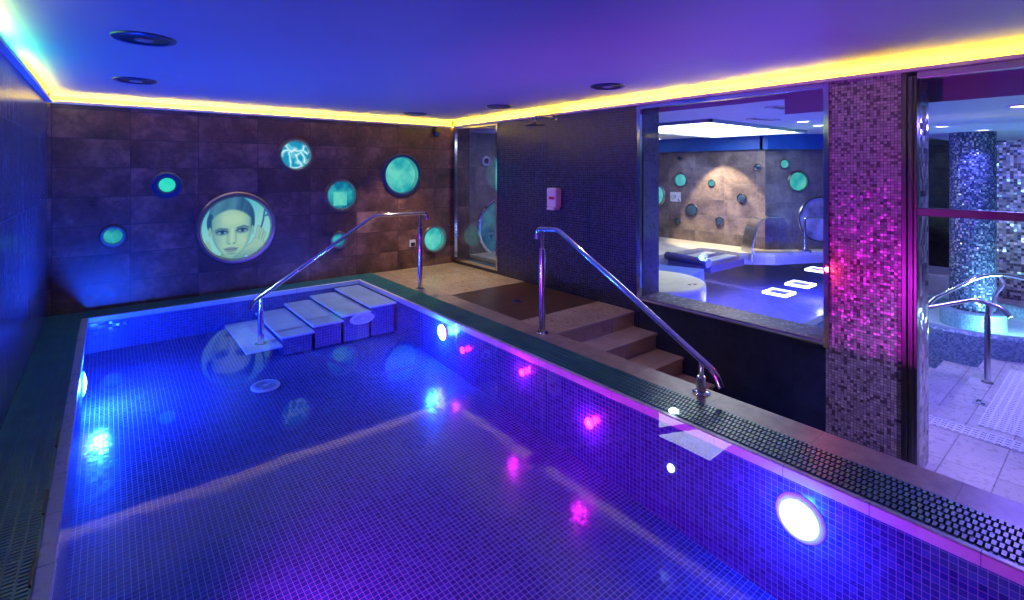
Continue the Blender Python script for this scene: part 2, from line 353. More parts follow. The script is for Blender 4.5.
# portholes -------------------------------------------------------------------
def smooth(a, b, x):
    t = max(0, min(1, (x-a)/(b-a))); return t*t*(3-2*t)
def ell(x, y, cx, cy, rx, ry): return ((x-cx)/rx)**2+((y-cy)/ry)**2
def seg(x, y, a, b):
    ax, ay = a; bx, by = b; dx, dy = bx-ax, by-ay
    t = max(0, min(1, ((x-ax)*dx+(y-ay)*dy)/(dx*dx+dy*dy+1e-9))); return math.hypot(x-ax-t*dx, y-ay-t*dy)
def lerp(a, b, t): return tuple(p+(q-p)*t for p, q in zip(a, b))
def face_colour(px, py):
    """colour of the printed portrait at a point of the print (px right, py down, in print units)"""
    bg = lerp((70, 190, 205), (150, 228, 215), smooth(60, 420, py+px*.25))
    c = bg
    # thin dark twig behind the hand
    d = min(seg(px, py, (590, 165), (580, 240)), seg(px, py, (580, 240), (562, 300)), seg(px, py, (600, 210), (625, 200)))
    c = lerp(c, (35, 95, 125), 1-smooth(3, 11, d))
    # shoulder / far hand on the left
    e = ell(px, py, 128, 440, 30, 60); c = lerp(c, (150, 205, 160), (1-smooth(.7, 1.2, e))*.8)
    # hair mass
    e = ell(px, py, 320, 215, 188, 182); hair = lerp((28, 78, 112), (72, 135, 150), .5+.5*sin(px*.055+py*.02))
    hair = lerp(hair, (34, 84, 112), smooth(330, 500, px)); an = math.atan2(px-320, 330-py); hair = lerp(hair, (96, 158, 168), (.5+.5*sin(an*34+math.hypot(px-320, py-330)*.02))*.22)
    hair = lerp(hair, (85, 150, 160), (1-smooth(40, 130, seg(px, py, (200, 180), (300, 100))))*.6)
    c = lerp(c, hair, 1-smooth(.93, 1.04, e))
    # side hair down to the ears
    for cx in (152, 478):
        e = ell(px, py, cx, 250, 30, 75); c = lerp(c, (38, 88, 112), 1-smooth(.8, 1.1, e))
    # neck
    if py > 430:
        e = ell(px, py, 315, 560, 110, 110); c = lerp(c, (120, 175, 150), 1-smooth(.85, 1.05, e))
    # ears
    for cx in (146, 488):
        e = ell(px, py, cx, 318, 13, 40); c = lerp(c, (140, 196, 165), 1-smooth(.6, 1.1, e))
    # face: wide skull narrowing to the chin
    hw = 158 if py < 320 else 158-(py-320)**2*.0027
    top = 150+((px-320)/158)**2*70
    ins = smooth(-6, 6, hw-abs(px-318))*smooth(-12, 12, py-top)*(1-smooth(520, 532, py))
    sk = lerp((172, 222, 176), (128, 190, 165), smooth(70, 165, abs(px-335)))
    sk = lerp(sk, (188, 232, 182), 1-smooth(.1, 1, ell(px, py, 330, 225, 110, 55)))
    sk = lerp(sk, (186, 230, 180), (1-smooth(.1, 1, ell(px, py, 395, 390, 50, 45)))*.8)
    sk = lerp(sk, (105, 168, 155), smooth(445, 540, py)*.5)
    # nose
    sk = lerp(sk, (196, 236, 188), (1-smooth(4, 16, seg(px, py, (322, 310), (316, 395))))*.7)
    sk = lerp(sk, (125, 184, 162), (1-smooth(2, 24, seg(px, py, (290, 310), (284, 400))))*.55)
    sk = lerp(sk, (105, 160, 150), (1-smooth(3, 12, seg(px, py, (352, 330), (352, 400))))*.4)
    sk = lerp(sk, (95, 148, 145), (1-smooth(2, 9, min(seg(px, py, (288, 414), (300, 418)), seg(px, py, (330, 417), (344, 412)))))*.8)
    # eyes
    for cx, cy, tl in ((240, 326, .0), (402, 316, -.05)):
        yy = py-(px-cx)*tl
        sk = lerp(sk, (95, 150, 150), (1-smooth(.35, 1.15, ell(px, yy, cx, cy-4, 66, 34)))*.75)
        e = ell(px, yy, cx, cy, 40, 13); sk = lerp(sk, (142, 192, 180), 1-smooth(.8, 1.1, e))
        e = ell(px, yy, cx+3, cy-1, 15, 15); sk = lerp(sk, (20, 70, 92), (1-smooth(.75, 1.1, e))*(1 if abs(yy-cy) < 14 else 0))
        d = abs(yy-(cy-13+((px-cx)/44)**2*11)); sk = lerp(sk, (18, 52, 75), (1-smooth(2, 9, d))*(1-smooth(40, 54, abs(px-cx))))
        d = abs(yy-(cy+12-((px-cx)/44)**2*9)); sk = lerp(sk, (60, 110, 120), (1-smooth(1, 5, d))*(1-smooth(36, 46, abs(px-cx)))*.7)
    # brows
    d = min(seg(px, py, (188, 309), (222, 294)), seg(px, py, (222, 294), (284, 301)))
    sk = lerp(sk, (60, 108, 118), (1-smooth(1, 9, d))*.85)
    d = min(seg(px, py, (360, 296), (418, 281)), seg(px, py, (418, 281), (456, 293)))
    sk = lerp(sk, (60, 108, 118), (1-smooth(1, 9, d))*.85)
    # mouth
    e = ell(px, py, 311, 463, 56, 21); sk = lerp(sk, (128, 158, 150), 1-smooth(.6, 1.15, e))
    d = abs(py-(461+((px-311)/60)**2*-9)); sk = lerp(sk, (78, 112, 122), (1-smooth(1.5, 5, d))*(1-smooth(54, 64, abs(px-311))))
    sk = lerp(sk, (96, 150, 145), (1-smooth(.3, 1.1, ell(px, py, 311, 494, 46, 9)))*.6)
    # jaw shadow
    sk = lerp(sk, (95, 155, 148), (1-smooth(0, 24, hw-abs(px-318)))*.6)
    c = lerp(c, sk, ins)
    # hand supporting the chin at the right
    d = 1e9
    for a, b, r in (((350, 540), (440, 482), 26), ((440, 482), (530, 425), 34), ((515, 430), (540, 300), 15), ((545, 425), (572, 325), 13),
                    ((560, 430), (592, 350), 12), ((480, 450), (505, 395), 14), ((470, 500), (560, 430), 28)):
        d = min(d, seg(px, py, a, b)-r)
    hs = lerp((166, 214, 172), (110, 172, 160), smooth(-4, -22, d)*0+smooth(440, 540, py))
    hs = lerp(hs, (96, 150, 145), (1-smooth(1, 5, abs(d+2)))*.6)
    c = lerp(c, hs, 1-smooth(-2, 3, d))
    return c
def portrait(parent, r, z):
    bm = bmesh.new(); n = 150; lay = bm.loops.layers.float_color.new('print'); g = {}
    for i in range(n+1):
        for j in range(n+1):
            a, b = i/n*2-1, j/n*2-1
            x, y = a*math.sqrt(1-b*b/2), b*math.sqrt(1-a*a/2)    # square grid bent to a disc
            g[i, j] = bm.verts.new((x*r, y*r, z))
    for i in range(n):
        for j in range(n):
            f = bm.faces.new((g[i, j], g[i+1, j], g[i+1, j+1], g[i, j+1]))
            for lp in f.loops:
                x, y = lp.vert.co.x/r, lp.vert.co.y/r
                q = face_colour(357+x*280, 295-y*243)
                lp[lay] = tuple(lin(tuple(k/255 for k in q)))+(1,)
    t = NT('backlit_print'); at = t.node('ShaderNodeAttribute'); at.attribute_name = 'print'
    t.pbr((.03, .04, .04), .5, emis=at.outputs['Color'], estr=.80)
    o = link('printed_portrait', bm, t.m, parent); return o
def ring_prof(r_in, r_out, h, back=0):
    w = r_out-r_in
    return [(r_in, back), (r_in, h*.55), (r_in+w*.2, h), (r_out-w*.3, h), (r_out, h*.45), (r_out, back)]
def porthole(x, z, rr, rp, depth, pane, ringm, label, loc=None, axis=(0, -1, 0), group='portholes on the back wall', bolts=0):
    loc = loc or (x, YB, z)
    q = Vector((0, 0, 1)).rotation_difference(Vector(axis)).to_euler()
    if axis == (0, -1, 0): q = (pi/2, 0, 0)
    t = thing('porthole', label, 'porthole', loc, q, group)
    bm = bmesh.new(); lathe(bm, ring_prof(rp, rr, .035), 56, closed=True); link('rim', bm, M[ringm], t, True)
    bm = bmesh.new(); lathe(bm, [(rp+.004, .012), (rp+.004, -depth-.02), (rp-.006, -depth-.02), (rp-.006, .012)], 48, closed=True)
    link('sleeve', bm, M['brushed'], t, True)
    if pane is None:
        portrait(t, rp-.005, -depth)
    else:
        bm = bmesh.new(); lathe(bm, [(0, -depth-.012), (rp-.006, -depth-.012), (rp-.006, -depth), (rp*.5, -depth+.012), (0, -depth+.016)], 48)
        link('lit_pane', bm, M[pane], t, True)
    return t
for p in PORT: 
    t = porthole(*p)
# a small glowing card stands in for the pale square reflection in one pane
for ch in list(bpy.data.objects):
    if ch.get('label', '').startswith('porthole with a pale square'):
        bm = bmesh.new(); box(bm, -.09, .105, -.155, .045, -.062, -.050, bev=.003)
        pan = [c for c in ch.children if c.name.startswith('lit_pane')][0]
        o = link('reflection_card', bm, M['cyan_bright'], pan); o['label'] = 'pale square card standing in for a reflection'

# pool shell ------------------------------------------------------------------
def sheet(pts, thick_dir):
    bm = bmesh.new(); a = [bm.verts.new(p) for p in pts]; b = [bm.verts.new(Vector(p)+Vector(thick_dir)) for p in pts]
    n = len(pts); bm.faces.new(a); bm.faces.new(b[::-1])
    for i in range(n): bm.faces.new((a[i], b[i], b[(i+1) % n], a[(i+1) % n]))
    return bm
struct('floor_pool', sheet([(PX0-.05, PY0, floor_z(PY0)), (PX1+.05, PY0, floor_z(PY0)), (PX1+.05, PY1+.05, floor_z(PY1+.05)), (PX0-.05, PY1+.05, floor_z(PY1+.05))], (0, 0, -.1)), M['pool_floor'])
struct('wall_pool_right', B((PX1, PX1+.06, PY0, PY1, -1.1, -.051)), M['pool_yz'])
struct('wall_pool_left', B((PX0-.06, PX0, PY0, PY1, -1.1, -.051)), M['pool_yz'])
struct('wall_pool_back', B((PX0-.06, PX1+.06, PY1, PY1+.06, -1.1, -.051)), M['pool_xz'])
struct('wall_pool_front', B((PX0-.06, PX1+.06, PY0-.06, PY0, -1.1, -.051)), M['pool_xz'])
# water surface
bm = bmesh.new(); vs = [bm.verts.new(p) for p in ((PX0-.03, PY0-.03, WZ), (PX1+.03, PY0-.03, WZ), (PX1+.03, PY1+.03, WZ), (PX0-.03, PY1+.03, WZ))]
bm.faces.new(vs); o = link('pool_water', bm, M['water']); tag(o, 'still clear blue water filling the big pool', 'water', kind='stuff')
# overflow lip: upright white tiles round the pool, just above the water
LW = .03
struct('trim_1', B((PX1-.006, PX1+LW, PY0, PY1+LW, -.05, .008), bev=.006), M['lip'], label='white overflow lip along the right pool edge')
struct('trim_2', B((PX0-LW-.02, PX0+.006, PY0, PY1+LW, -.05, .008), bev=.006), M['lip'], label='white overflow lip along the left pool edge')
struct('trim_3', B((PX0+.007, PX1-.007, PY1-.006, PY1+LW, -.05, .008), bev=.006), M['lip_x'], label='white overflow lip along the back pool edge')
# gutters and gratings
def grating(name, label, x0, x1, y0, y1, along):
    t = thing(name, label, 'drain grating', ((x0+x1)/2, (y0+y1)/2, 0), group='overflow gratings round the pool')
    cx, cy = (x0+x1)/2, (y0+y1)/2; bm = bmesh.new(); p = .024
    L = (y1-y0) if along == 'y' else (x1-x0); W = (x1-x0) if along == 'y' else (y1-y0)
    n = int(L/p)
    def bx(a0, a1, b0, b1, z0, z1):
        if along == 'y': box(bm, b0, b1, a0, a1, z0, z1)
        else: box(bm, a0, a1, b0, b1, z0, z1)
    nl = max(3, int(round(W/.045)))
    for i in range(n):
        a = -L/2+(i+.5)*L/n
        for k in range(nl):     # short staggered ribs with rounded gaps between them
            b = -W/2+(k+.5)*W/nl; s = .006 if k % 2 else -.006
            bx(a+s-.0075, a+s+.0075, b-W/nl*.40, b+W/nl*.40, -.012, .013)
    link('ribs', bm, M['grate'], t)
    bm = bmesh.new()
    def bx2(a0, a1, b0, b1, z0, z1):
        if along == 'y': box(bm, b0, b1, a0, a1, z0, z1)
        else: box(bm, a0, a1, b0, b1, z0, z1)
    for k in range(nl+1):
        b = -W/2+k*W/nl; bx2(-L/2, L/2, b-.004, b+.004, -.015, .006)
    link('rails', bm, M['grate'], t)
    return t
struct('floor_gutter', B((PX1+LW+.002, 3.075, YF, YB, -.12, -.04), (XL, PX0-.052, YF, YB, -.12, -.04), (PX0-.05, PX1+LW, PY1+LW+.002, YB, -.12, -.04)), M['gutter'])
grating('overflow_grating', 'long dark ribbed overflow grating along the right pool edge', PX1+LW+.004, 3.065, -1.2, YB-.005, 'y')
grating('overflow_grating', 'wide dark ribbed overflow grating between left wall and pool', XL+.005, PX0-.054, -1.2, YB-.005, 'y')
grating('overflow_grating', 'narrow dark ribbed overflow grating under the back wall behind the pool', PX0-.05, PX1+LW, PY1+LW+.006, YB-.005, 'x')
# edge clips on the left grating
for i, y in enumerate((2.55, 3.05, 3.75)):
    o = link('grating_clip', B((-.232, -.222, y, y+.22, .006, .020), bev=.003), M['black'])
    tag(o, ('dark edge clip on the left grating, nearest of three', 'dark edge clip on the left grating, middle of three', 'dark edge clip on the left grating, farthest of three')[i], 'clip', 'edge clips on the left grating')

# pool entry stairs (white treads on mosaic blocks, sunk below the water) -----------------------
steps = [(2.39, 2.73, -.055), (2.06, 2.41, -.105), (1.74, 2.08, -.155), (1.41, 1.76, -.215), (1.08, 1.43, -.30)]
t = thing('pool_steps', 'submerged pool stairs with pale treads along the back wall', 'stairs', (1.9, 6.2, floor_z(6.2)))
for i, (x0, x1, z) in enumerate(steps):
    bm = B((x0-1.9, x1-1.9, 5.62-6.2, PY1-.015-6.2, z-.022-floor_z(6.2), z-floor_z(6.2)), bev=.005)
    o = link('tread', bm, M['tread'], t)
    if i < 4:
        o2 = link('riser_block', B((x0+.03-1.9, x1-.02-1.9, 5.65-6.2, PY1-.012-6.2, -.02, z-.0225-floor_z(6.2))), M['pool_xz'], t)
o = link('tread_support', B((1.13-1.9, 1.42-1.9, 6.2-6.2, 6.7-6.2, -.02, -.323-floor_z(6.2))), M['pool_xz'], t)

# landing, coping, dry stairs --------------------------------------------------------------------
struct('floor_landing', B((3.30, XR, 5.30, YB, -.3, 0), (3.30, XR, 3.44, 3.95, -.3, 0)), M['beige'])
struct('floor_shower', B((3.30, XR, 3.95, 5.30, -.3, -.004)), M['shower_tray'], label='dark brown wood-grain shower floor')
struct('trim_4', B((3.07, 3.30, YF, YB, -.70, 0)), M['beige_coping'], label='beige stone coping beside the right grating')
struct('floor_landing_base', B((3.30, XR, 3.47, YB, -.9, -.3)), M['dark_wall'])
t = thing('dry_stairs', 'beige tiled stairs going down from the landing beside the pool', 'stairs', (3.9, 2.9, ZF))
sy = [(3.44, 3.13, -.165), (3.15, 2.82, -.33), (2.84, 2.49, -.495)]
for (ya, yb, z) in sy:
    link('riser', B((3.305-3.9, XR-.005-3.9, yb+.02-2.9, ya+.02-2.9, 0, z-.0285-ZF)), M['stair'], t)
    link('tread', B((3.302-3.9, XR-.004-3.9, yb-2.9, ya-2.9, z-.028-ZF, z-ZF), bev=.006), M['stair'], t)
struct('trim_5', B((3.30, XR-.002, 3.425, 3.46, -.028, .002), bev=.006), M['stair'], label='beige nosing at the edge of the landing')

# right wall pieces ------------------------------------------------------------------------------
struct('wall_right', B((XR, XR+.33, 3.36, 5.93, -.3, ZC)), [M['shower_mosaic']], label='wall of small dark glass mosaic')
struct('wall_right_header', B((XR, XR+.33, YF, 3.36, 2.275, ZC), (XR, XR+.33, 5.93, YB, 2.32, ZC)), M['dark_wall'])
struct('wall_right_plinth', B((XR, XR+.33, 1.55, 3.36, -.9, .145), (XR, XR+.33, 5.93, YB, -.3, .05)), M['dark_wall'])
struct('wall_right_column', B((XR, XR+.33, 1.015, 1.55, -.9, 2.276)), M['column_mosaic'], label='pier of pink and pearl mosaic')
struct('wall_right_front', B((XR, XR+.33, YF, -.35, -.9, 2.275)), M['dark_wall'])
struct('trim_6', B((XR+.06, XR+.33, .965, 1.016, ZF, 2.2)), M['jamb_mosaic'], label='silver mosaic door jamb')

# main window
w = thing('window_1', 'large interior window looking into the pool hall', 'window', (XR, 2.45, .15)); w['kind'] = 'structure'
y0, y1 = 1.55-2.45, 3.36-2.45
link('frame', B((-.02, .05, y1-.012, y1+.03, -.03, 2.10), (-.02, .05, y0-.03, y0+.012, -.03, 2.10), (-.02, .05, y0, y1, 2.06, 2.10), (-.025, .02, y0, y1, -.012, .012), bev=.004), M['chrome'], w)
link('sill', B((-.01, .345, y0, y1, -.005, .025), bev=.004), M['sill_tile'], w)
link('reveal', B((.02, .33, y1-.012, y1, .025, 2.10), (.02, .33, y0, y0+.012, .025, 2.10), (.0, .33, y0, y1, 2.101, 2.126)), M['jamb_tile'], w)
link('pane', B((.035, .043, y0+.012, y1-.012, .025, 2.10)), M['glass'], w)
# narrow window in the corner
w = thing('window_2', 'narrow full-height corner glass panel beside the dark mosaic', 'window', (XR, 6.5, .05)); w['kind'] = 'structure'
y0, y1 = 5.93-6.5, 7.10-6.5
link('frame', B((-.015, .04, y0-.02, y0+.02, 0, 2.20), (-.015, .04, y1-.02, y1+.02, 0, 2.20), (-.015, .04, y0, y1, 2.165, 2.20), (-.015, .04, y0, y1, -.0, .05), bev=.004), M['chrome'], w)
link('pane', B((.010, .018, y0+.02, y1-.02, .05, 2.165)), M['glass'], w)
link('head', B((0, .33, y0, y1, 2.20, 2.30)), M['dark_wall'], w)
# doorway with glazed transom
w = thing('door_1', 'glazed doorway with a transom rail leading to the hot tub', 'doorway', (XR, .3, ZF)); w['kind'] = 'structure'
for nm_, y in (('post', 1.015-.3), ('post', -.32-.3)):
    link(nm_, B((-.02, .05, y-.055, y-.002, 0, 2.22-ZF), (-.035, -.02, y-.035, y-.015, 0, 2.22-ZF), bev=.003), M['darksteel'], w)
link('post', B((-.025, .06, 1.018-.3, 1.05-.3, 0, 2.28-ZF), bev=.004), M['darksteel'], w)
link('head', B((-.02, .05, -.62, .66, 2.20-ZF, 2.25-ZF), (-.03, .06, -.62, .66, 2.255-ZF, 2.27-ZF), bev=.003), M['brushed'], w)
link('rail', B((-.02, .05, -.62, .66, 1.225-ZF, 1.28-ZF), bev=.004), M['darksteel'], w)
link('pane', B((.012, .02, -.57, .66, 1.28-ZF, 2.20-ZF)), M['glass'], w)

# LED strips in the ceiling corner ---------------------------------------------------------------
def led(name, label, boxes, mat, wall_boxes, back):
    bm = bmesh.new()
    for b in boxes: box(bm, *b)
    bmesh.ops.subdivide_edges(bm, edges=[e for e in bm.edges if e.calc_length() > .5], cuts=9)
    t = thing(name, label, 'light strip', (0, 0, 0), group='light strips round the ceiling')
    link('tape', bm, mat, t); link('channel', B(*wall_boxes), M['white_plastic'], t)
    link('backing', B(*[(a, b, c_, d, ZC-.098, ZC-.001) for a, b, c_, d, e, f in back]), M['white_plastic'], t)
led('light_strip', 'yellow light strip along the top of the back wall', [(XL+.03, XR-.05, YB-.035, YB-.012, ZC-.094, ZC-.080)], M['lead_y'], [(XL+.02, XR-.04, YB-.040, YB-.001, ZC-.106, ZC-.098), (XL+.02, XR-.04, YB-.044, YB-.040, ZC-.106, ZC-.078)], [(XL+.02, XR-.04, YB-.008, YB-.001, 0, 0)])
led('light_strip', 'yellow light strip along the top of the right wall', [(XR-.035, XR-.012, YF+.1, YB-.05, ZC-.094, ZC-.080)], M['lead_y'], [(XR-.040, XR-.001, YF+.1, YB-.05, ZC-.106, ZC-.098), (XR-.044, XR-.040, YF+.1, YB-.05, ZC-.106, ZC-.078)], [(XR-.008, XR-.001, YF+.1, YB-.05, 0, 0)])
led('light_strip', 'green to yellow light strip along the top of the left wall', [(XL+.012, XL+.035, YF+.1, YB-.05, ZC-.094, ZC-.080)], M['led_left'], [(XL+.001, XL+.040, YF+.1, YB-.05, ZC-.106, ZC-.098), (XL+.040, XL+.044, YF+.1, YB-.05, ZC-.106, ZC-.078)], [(XL+.001, XL+.008, YF+.1, YB-.05, 0, 0)])

# ceiling downlights -----------------------------------------------------------------------------
for (x, y, lab) in ((.17, 3.81, 'recessed unlit ceiling downlight over the left of the pool, larger looking of two'), (.19, 5.63, 'recessed unlit ceiling downlight near the back left corner'),
                    (3.74, 3.17, 'recessed ceiling downlight above the dry stairs beside the big window'), (3.85, 5.03, 'recessed ceiling downlight above the shower floor'), (3.42, 6.45, 'recessed ceiling downlight close to the right end of the back wall')):
    t = thing('ceiling_downlight', lab, 'ceiling light', (x, y, ZC), group='downlights in the pool room ceiling')
    bm = bmesh.new(); lathe(bm, [(.125, 0), (.125, -.012), (.145, -.018), (.165, -.010), (.168, 0)], 48, closed=True); link('rim', bm, M['ring_dark'], t, True)
    bm = bmesh.new(); lathe(bm, [(0, -.001), (.124, -.001), (.124, -.008), (0, -.010)], 40); link('lens', bm, M['darksteel'], t, True)
    bm = bmesh.new(); lathe(bm, [(0, -.010), (.05, -.010), (.045, -.018), (0, -.022)], 24, mi=0); link('bulb', bm, M['grey_plastic'], t, True)

# handrails --------------------------------------------------------------------------------------
def post(t, x, y, z0, z1, z2):
    bm = bmesh.new(); lathe(bm, [(0, z0), (.06, z0), (.06, z0+.006), (.045, z0+.014), (.0, z0+.012)], 28, Matrix.Translation((x, y, 0))); link('base_plate', bm, M['chrome'], t, True)
    bm = bmesh.new(); lathe(bm, [(0, z0+.01), (.031, z0+.01), (.031, z1), (.024, z1+.006), (.0, z1+.004)], 24, Matrix.Translation((x, y, 0)))
    lathe(bm, [(0, z1), (.017, z1), (.017, z2), (0, z2)], 16, Matrix.Translation((x, y, 0))); link('post', bm, M['chrome'], t, True)
t = thing('handrail', 'steel handrail sloping down into the pool beside the submerged steps', 'handrail', (0, 0, 0), group='steel handrails')
bm = bmesh.new(); tube(bm, rounded([(3.26, 5.82, .90), (3.245, 5.82, .985), (2.53, 5.82, .99), (1.19, 5.82, .16), (1.15, 5.82, .085)], .06), .0225); link('rail', bm, M['chrome'], t, True)
post(t, 3.16, 5.82, 0, .80, .985); post(t, 1.26, 5.82, -.30, .06, .21)
t = thing('handrail', 'steel handrail sloping down beside the beige dry stairs', 'handrail', (0, 0, 0), group='steel handrails')
bm = bmesh.new(); tube(bm, rounded([(3.21, 3.60, .89), (3.21, 3.58, .985), (3.21, 3.30, 1.0), (3.21, 1.78, .175), (3.21, 1.735, .085)], .06), .0225); link('rail', bm, M['chrome'], t, True)
post(t, 3.21, 3.52, 0, .80, .98); post(t, 3.21, 1.88, 0, .11, .22)

# pool lamps -------------------------------------------------------------------------------------
def pool_lamp(label, loc, axis, r=.085, col=(.25, .4, 1), watt=60, R=.12):
    q = Vector((0, 0, 1)).rotation_difference(Vector(axis)).to_euler()
    t = thing('pool_lamp', label, 'pool light', loc, q, 'white lamps in the pool walls')
    bm = bmesh.new(); lathe(bm, [(r, 0), (r, .012), (r+.008, .018), (R-.01, .012), (R, .002), (R, 0)], 40, closed=True); link('bezel', bm, M['white_plastic'], t, True)
    bm = bmesh.new(); lathe(bm, [(0, 0), (r*.99, .0), (r*.99, .010), (r*.8, .022), (r*.4, .030), (0, .032)], 36); link('lens', bm, M['lamp_white'], t, True)
    ld = bpy.data.lights.new('pool_lamp_light', 'POINT'); ld.shadow_soft_size = .05; ld.energy = watt; ld.color = col
    lo = bpy.data.objects.new('pool_lamp_light', ld); COL.objects.link(lo); lo.parent = t; lo.location = (0, 0, .11)
    return t
BLUE = (.012, .085, 1.0)
pool_lamp('bright white underwater lamp in the right pool wall, nearest the doorway', (PX1, 1.06, -.222), (-1, 0, 0), .085, BLUE, 34)
pool_lamp('white underwater lamp in the right pool wall near the pool steps', (PX1, 4.55, -.155), (-1, 0, 0), .075, BLUE, 85, .095)
pool_lamp('white underwater lamp in the left pool wall', (PX0, 5.35, -.19), (1, 0, 0), .085, BLUE, 330, .11)
def red_lamp(label, y, z, r, mat, grp, watt, col, x=PX1, ax=(-1, 0, 0)):
    q = Vector((0, 0, 1)).rotation_difference(Vector(ax)).to_euler()
    t = thing('water_jet', label, 'pool jet', (x, y, z), q, grp)
    bm = bmesh.new(); lathe(bm, [(r*.5, 0), (r*.5, .008), (r*.62, .014), (r*.9, .010), (r, 0)], 28, closed=True); link('bezel', bm, M['lamp_red'] if mat == 'lamp_red' else M['lamp_dot'], t, True)
    bm = bmesh.new(); lathe(bm, [(0, .0), (r*.49, .0), (r*.49, .006), (0, .008)], 24); link('nozzle', bm, M['white_plastic'] if mat == 'lamp_red' else M['lamp_dot'], t, True)
    if watt:
        ld = bpy.data.lights.new('jet_light', 'POINT'); ld.energy = watt; ld.color = col; ld.shadow_soft_size = .03
        lo = bpy.data.objects.new('jet_light', ld); COL.objects.link(lo); lo.parent = t; lo.location = (0, 0, .06)
MAG = (1.0, .015, .62)
red_lamp('glowing pink jet in the right pool wall below the dry handrail, nearest of three', 2.496, -.304, .042, 'lamp_red', 'pink jets in the right pool wall', 6, MAG)
red_lamp('glowing pink jet in the right pool wall below the landing, middle of three', 3.26, -.174, .032, 'lamp_red', 'pink jets in the right pool wall', 5, MAG)
red_lamp('pale pink jet in the right pool wall next to the far white lamp', 4.18, -.243, .036, 'lamp_red', 'pink jets in the right pool wall', 1.5, MAG)
red_lamp('small round white light in the right pool wall below the foot of the dry handrail', 1.81, -.315, .024, 'lamp_dot', 'small white dots by the right pool edge', 0, MAG)
t = pool_lamp('magenta lamp in the left pool wall close to the viewer', (PX0, 2.0, -.2), (1, 0, 0), .085, MAG, 170, .12)
del t['group']
for c in t.children:
    if c.type == 'LIGHT':
        c.data = bpy.data.lights.new('magenta_lamp_light', 'SPOT'); c.data.energy = 380; c.data.color = MAG; c.data.spot_size = radians(125); c.data.spot_blend = .8; c.data.shadow_soft_size = .05
        c.rotation_euler = (Vector((1, .08, -.08))).to_track_quat('-Z', 'Y').to_euler(); c.rotation_euler = (t.rotation_euler.to_matrix().inverted() @ c.rotation_euler.to_matrix()).to_euler()
    if c.name.startswith('lens'): c.data.materials[0] = M['lamp_red']
o = bmesh.new(); lathe(o, [(0, 0), (.03, 0), (.03, .008), (.018, .016), (0, .018)], 24, Matrix.Translation((2.80, 1.83, .013)))
o = link('white_dot', o, M['lamp_dot'], None, True); tag(o, 'small round glowing white dot on the grating below the dry handrail', 'light', 'small white dots by the right pool edge')  # glowing white dot resting on the grating

# drains
def drain(label, loc, r=.125, rot=(0, 0, 0), sy=1.0, base=.001):
    t = thing('pool_drain', label, 'drain', loc, rot, 'white round pool drains')
    bm = bmesh.new(); lathe(bm, [(0, .0), (r*.7, 0), (r*.7, base), (r, base), (r, base+.008), (r*.86, base+.014), (r*.80, base+.010), (0, base+.010)], 36, sy=sy); link('cover', bm, M['white_plastic'], t, True)
    bm = bmesh.new()
    for k in (.24, .42, .60): lathe(bm, [(r*k, base+.010), (r*k, base+.017), (r*(k+.07), base+.017), (r*(k+.07), base+.010)], 32, closed=True, sy=sy)
    link('slots', bm, M['grey_plastic'], t)
drain('round white drain on the pool floor below the steps', (1.137, 5.07, floor_z(5.07)+.002), rot=(math.atan(.062), 0, 0))
drain('oval white inlet on the mosaic side of the pool steps', (2.295, 5.649, -.175), .15, (pi/2, 0, 0), .42, .032)
bm = bmesh.new(); lathe(bm, [(0, 0), (.055, 0), (.055, .006), (.045, .010), (.02, .008), (0, .012)], 28, Matrix.Translation((3.75, 4.55, -.003)))
o = link('shower_drain', bm, M['chrome'], None, True); tag(o, 'small round steel drain in the brown shower floor', 'drain')
# shower head and dispenser, sensor, socket --------------------------------------------------------
t = thing('wall_shower', 'flat round steel shower head on a thin arm high on the dark mosaic', 'shower', (XR, 4.66, 2.22))
bm = bmesh.new(); tube(bm, rounded([(0, 0, 0), (-.28, .07, .02), (-.30, .08, -.02), (-.30, .08, -.07)], .04), .011); lathe(bm, [(0, 0), (.03, 0), (.03, .01), (0, .012)], 20, MX((-1, 0, 0), (0, 0, 0))); link('arm', bm, M['chrome'], t, True)
bm = bmesh.new(); lathe(bm, [(0, -.055), (.02, -.06), (.03, -.085), (.13, -.095), (.13, -.102), (0, -.102)], 32, Matrix.Translation((-.30, .08, 0))); link('rose', bm, M['darksteel'], t, True)
t = thing('soap_dispenser', 'pale soap dispenser with a red window on the dark mosaic wall', 'soap dispenser', (XR, 4.65, 1.19))
link('housing', B((-.11, 0, -.085, .085, -.12, .13), bev=.018), M['white_plastic'], t)
link('window', B((-.116, -.108, -.065, .035, -.015, .022), bev=.003), M['red_label'], t)
link('lever', B((-.125, -.02, -.07, .07, -.150, -.118), bev=.008), M['white_plastic'], t)
t = thing('wall_sensor', 'small dark dome sensor high on the back wall near the right corner', 'sensor', (4.154, YB, 2.16))
bm = bmesh.new(); box(bm, -.045, .045, -.07, 0, .0, .06, bev=.01); link('bracket', bm, M['black'], t)
bm = bmesh.new(); lathe(bm, [(0, -.075), (.03, -.068), (.05, -.045), (.058, -.01), (.058, .0), (0, .0)], 24, Matrix.Translation((0, -.055, .0))); link('dome', bm, M['darksteel'], t, True)
t = thing('wall_socket', 'small pale wall socket behind the handrail post on the back wall', 'socket', (3.74, YB, .393))
link('plate', B((-.055, .055, -.014, 0, -.055, .055), bev=.006), M['white_plastic'], t)
link('insert', B((-.03, .04, -.022, -.012, -.045, .01), bev=.004), M['black'], t)
t = thing('added_red_lamp', 'small added red lamp standing in for a reflection beside the mosaic pier and the big window', 'light', (XR, 1.575, .74))  # lamp added in place of a red reflection in the chrome frame
bm = bmesh.new(); lathe(bm, [(0, 0), (.014, 0), (.014, .012), (.0, .014)], 20, MX((-1, 0, 0), (-.02, 0, 0))); link('base', bm, M['chrome'], t, True)
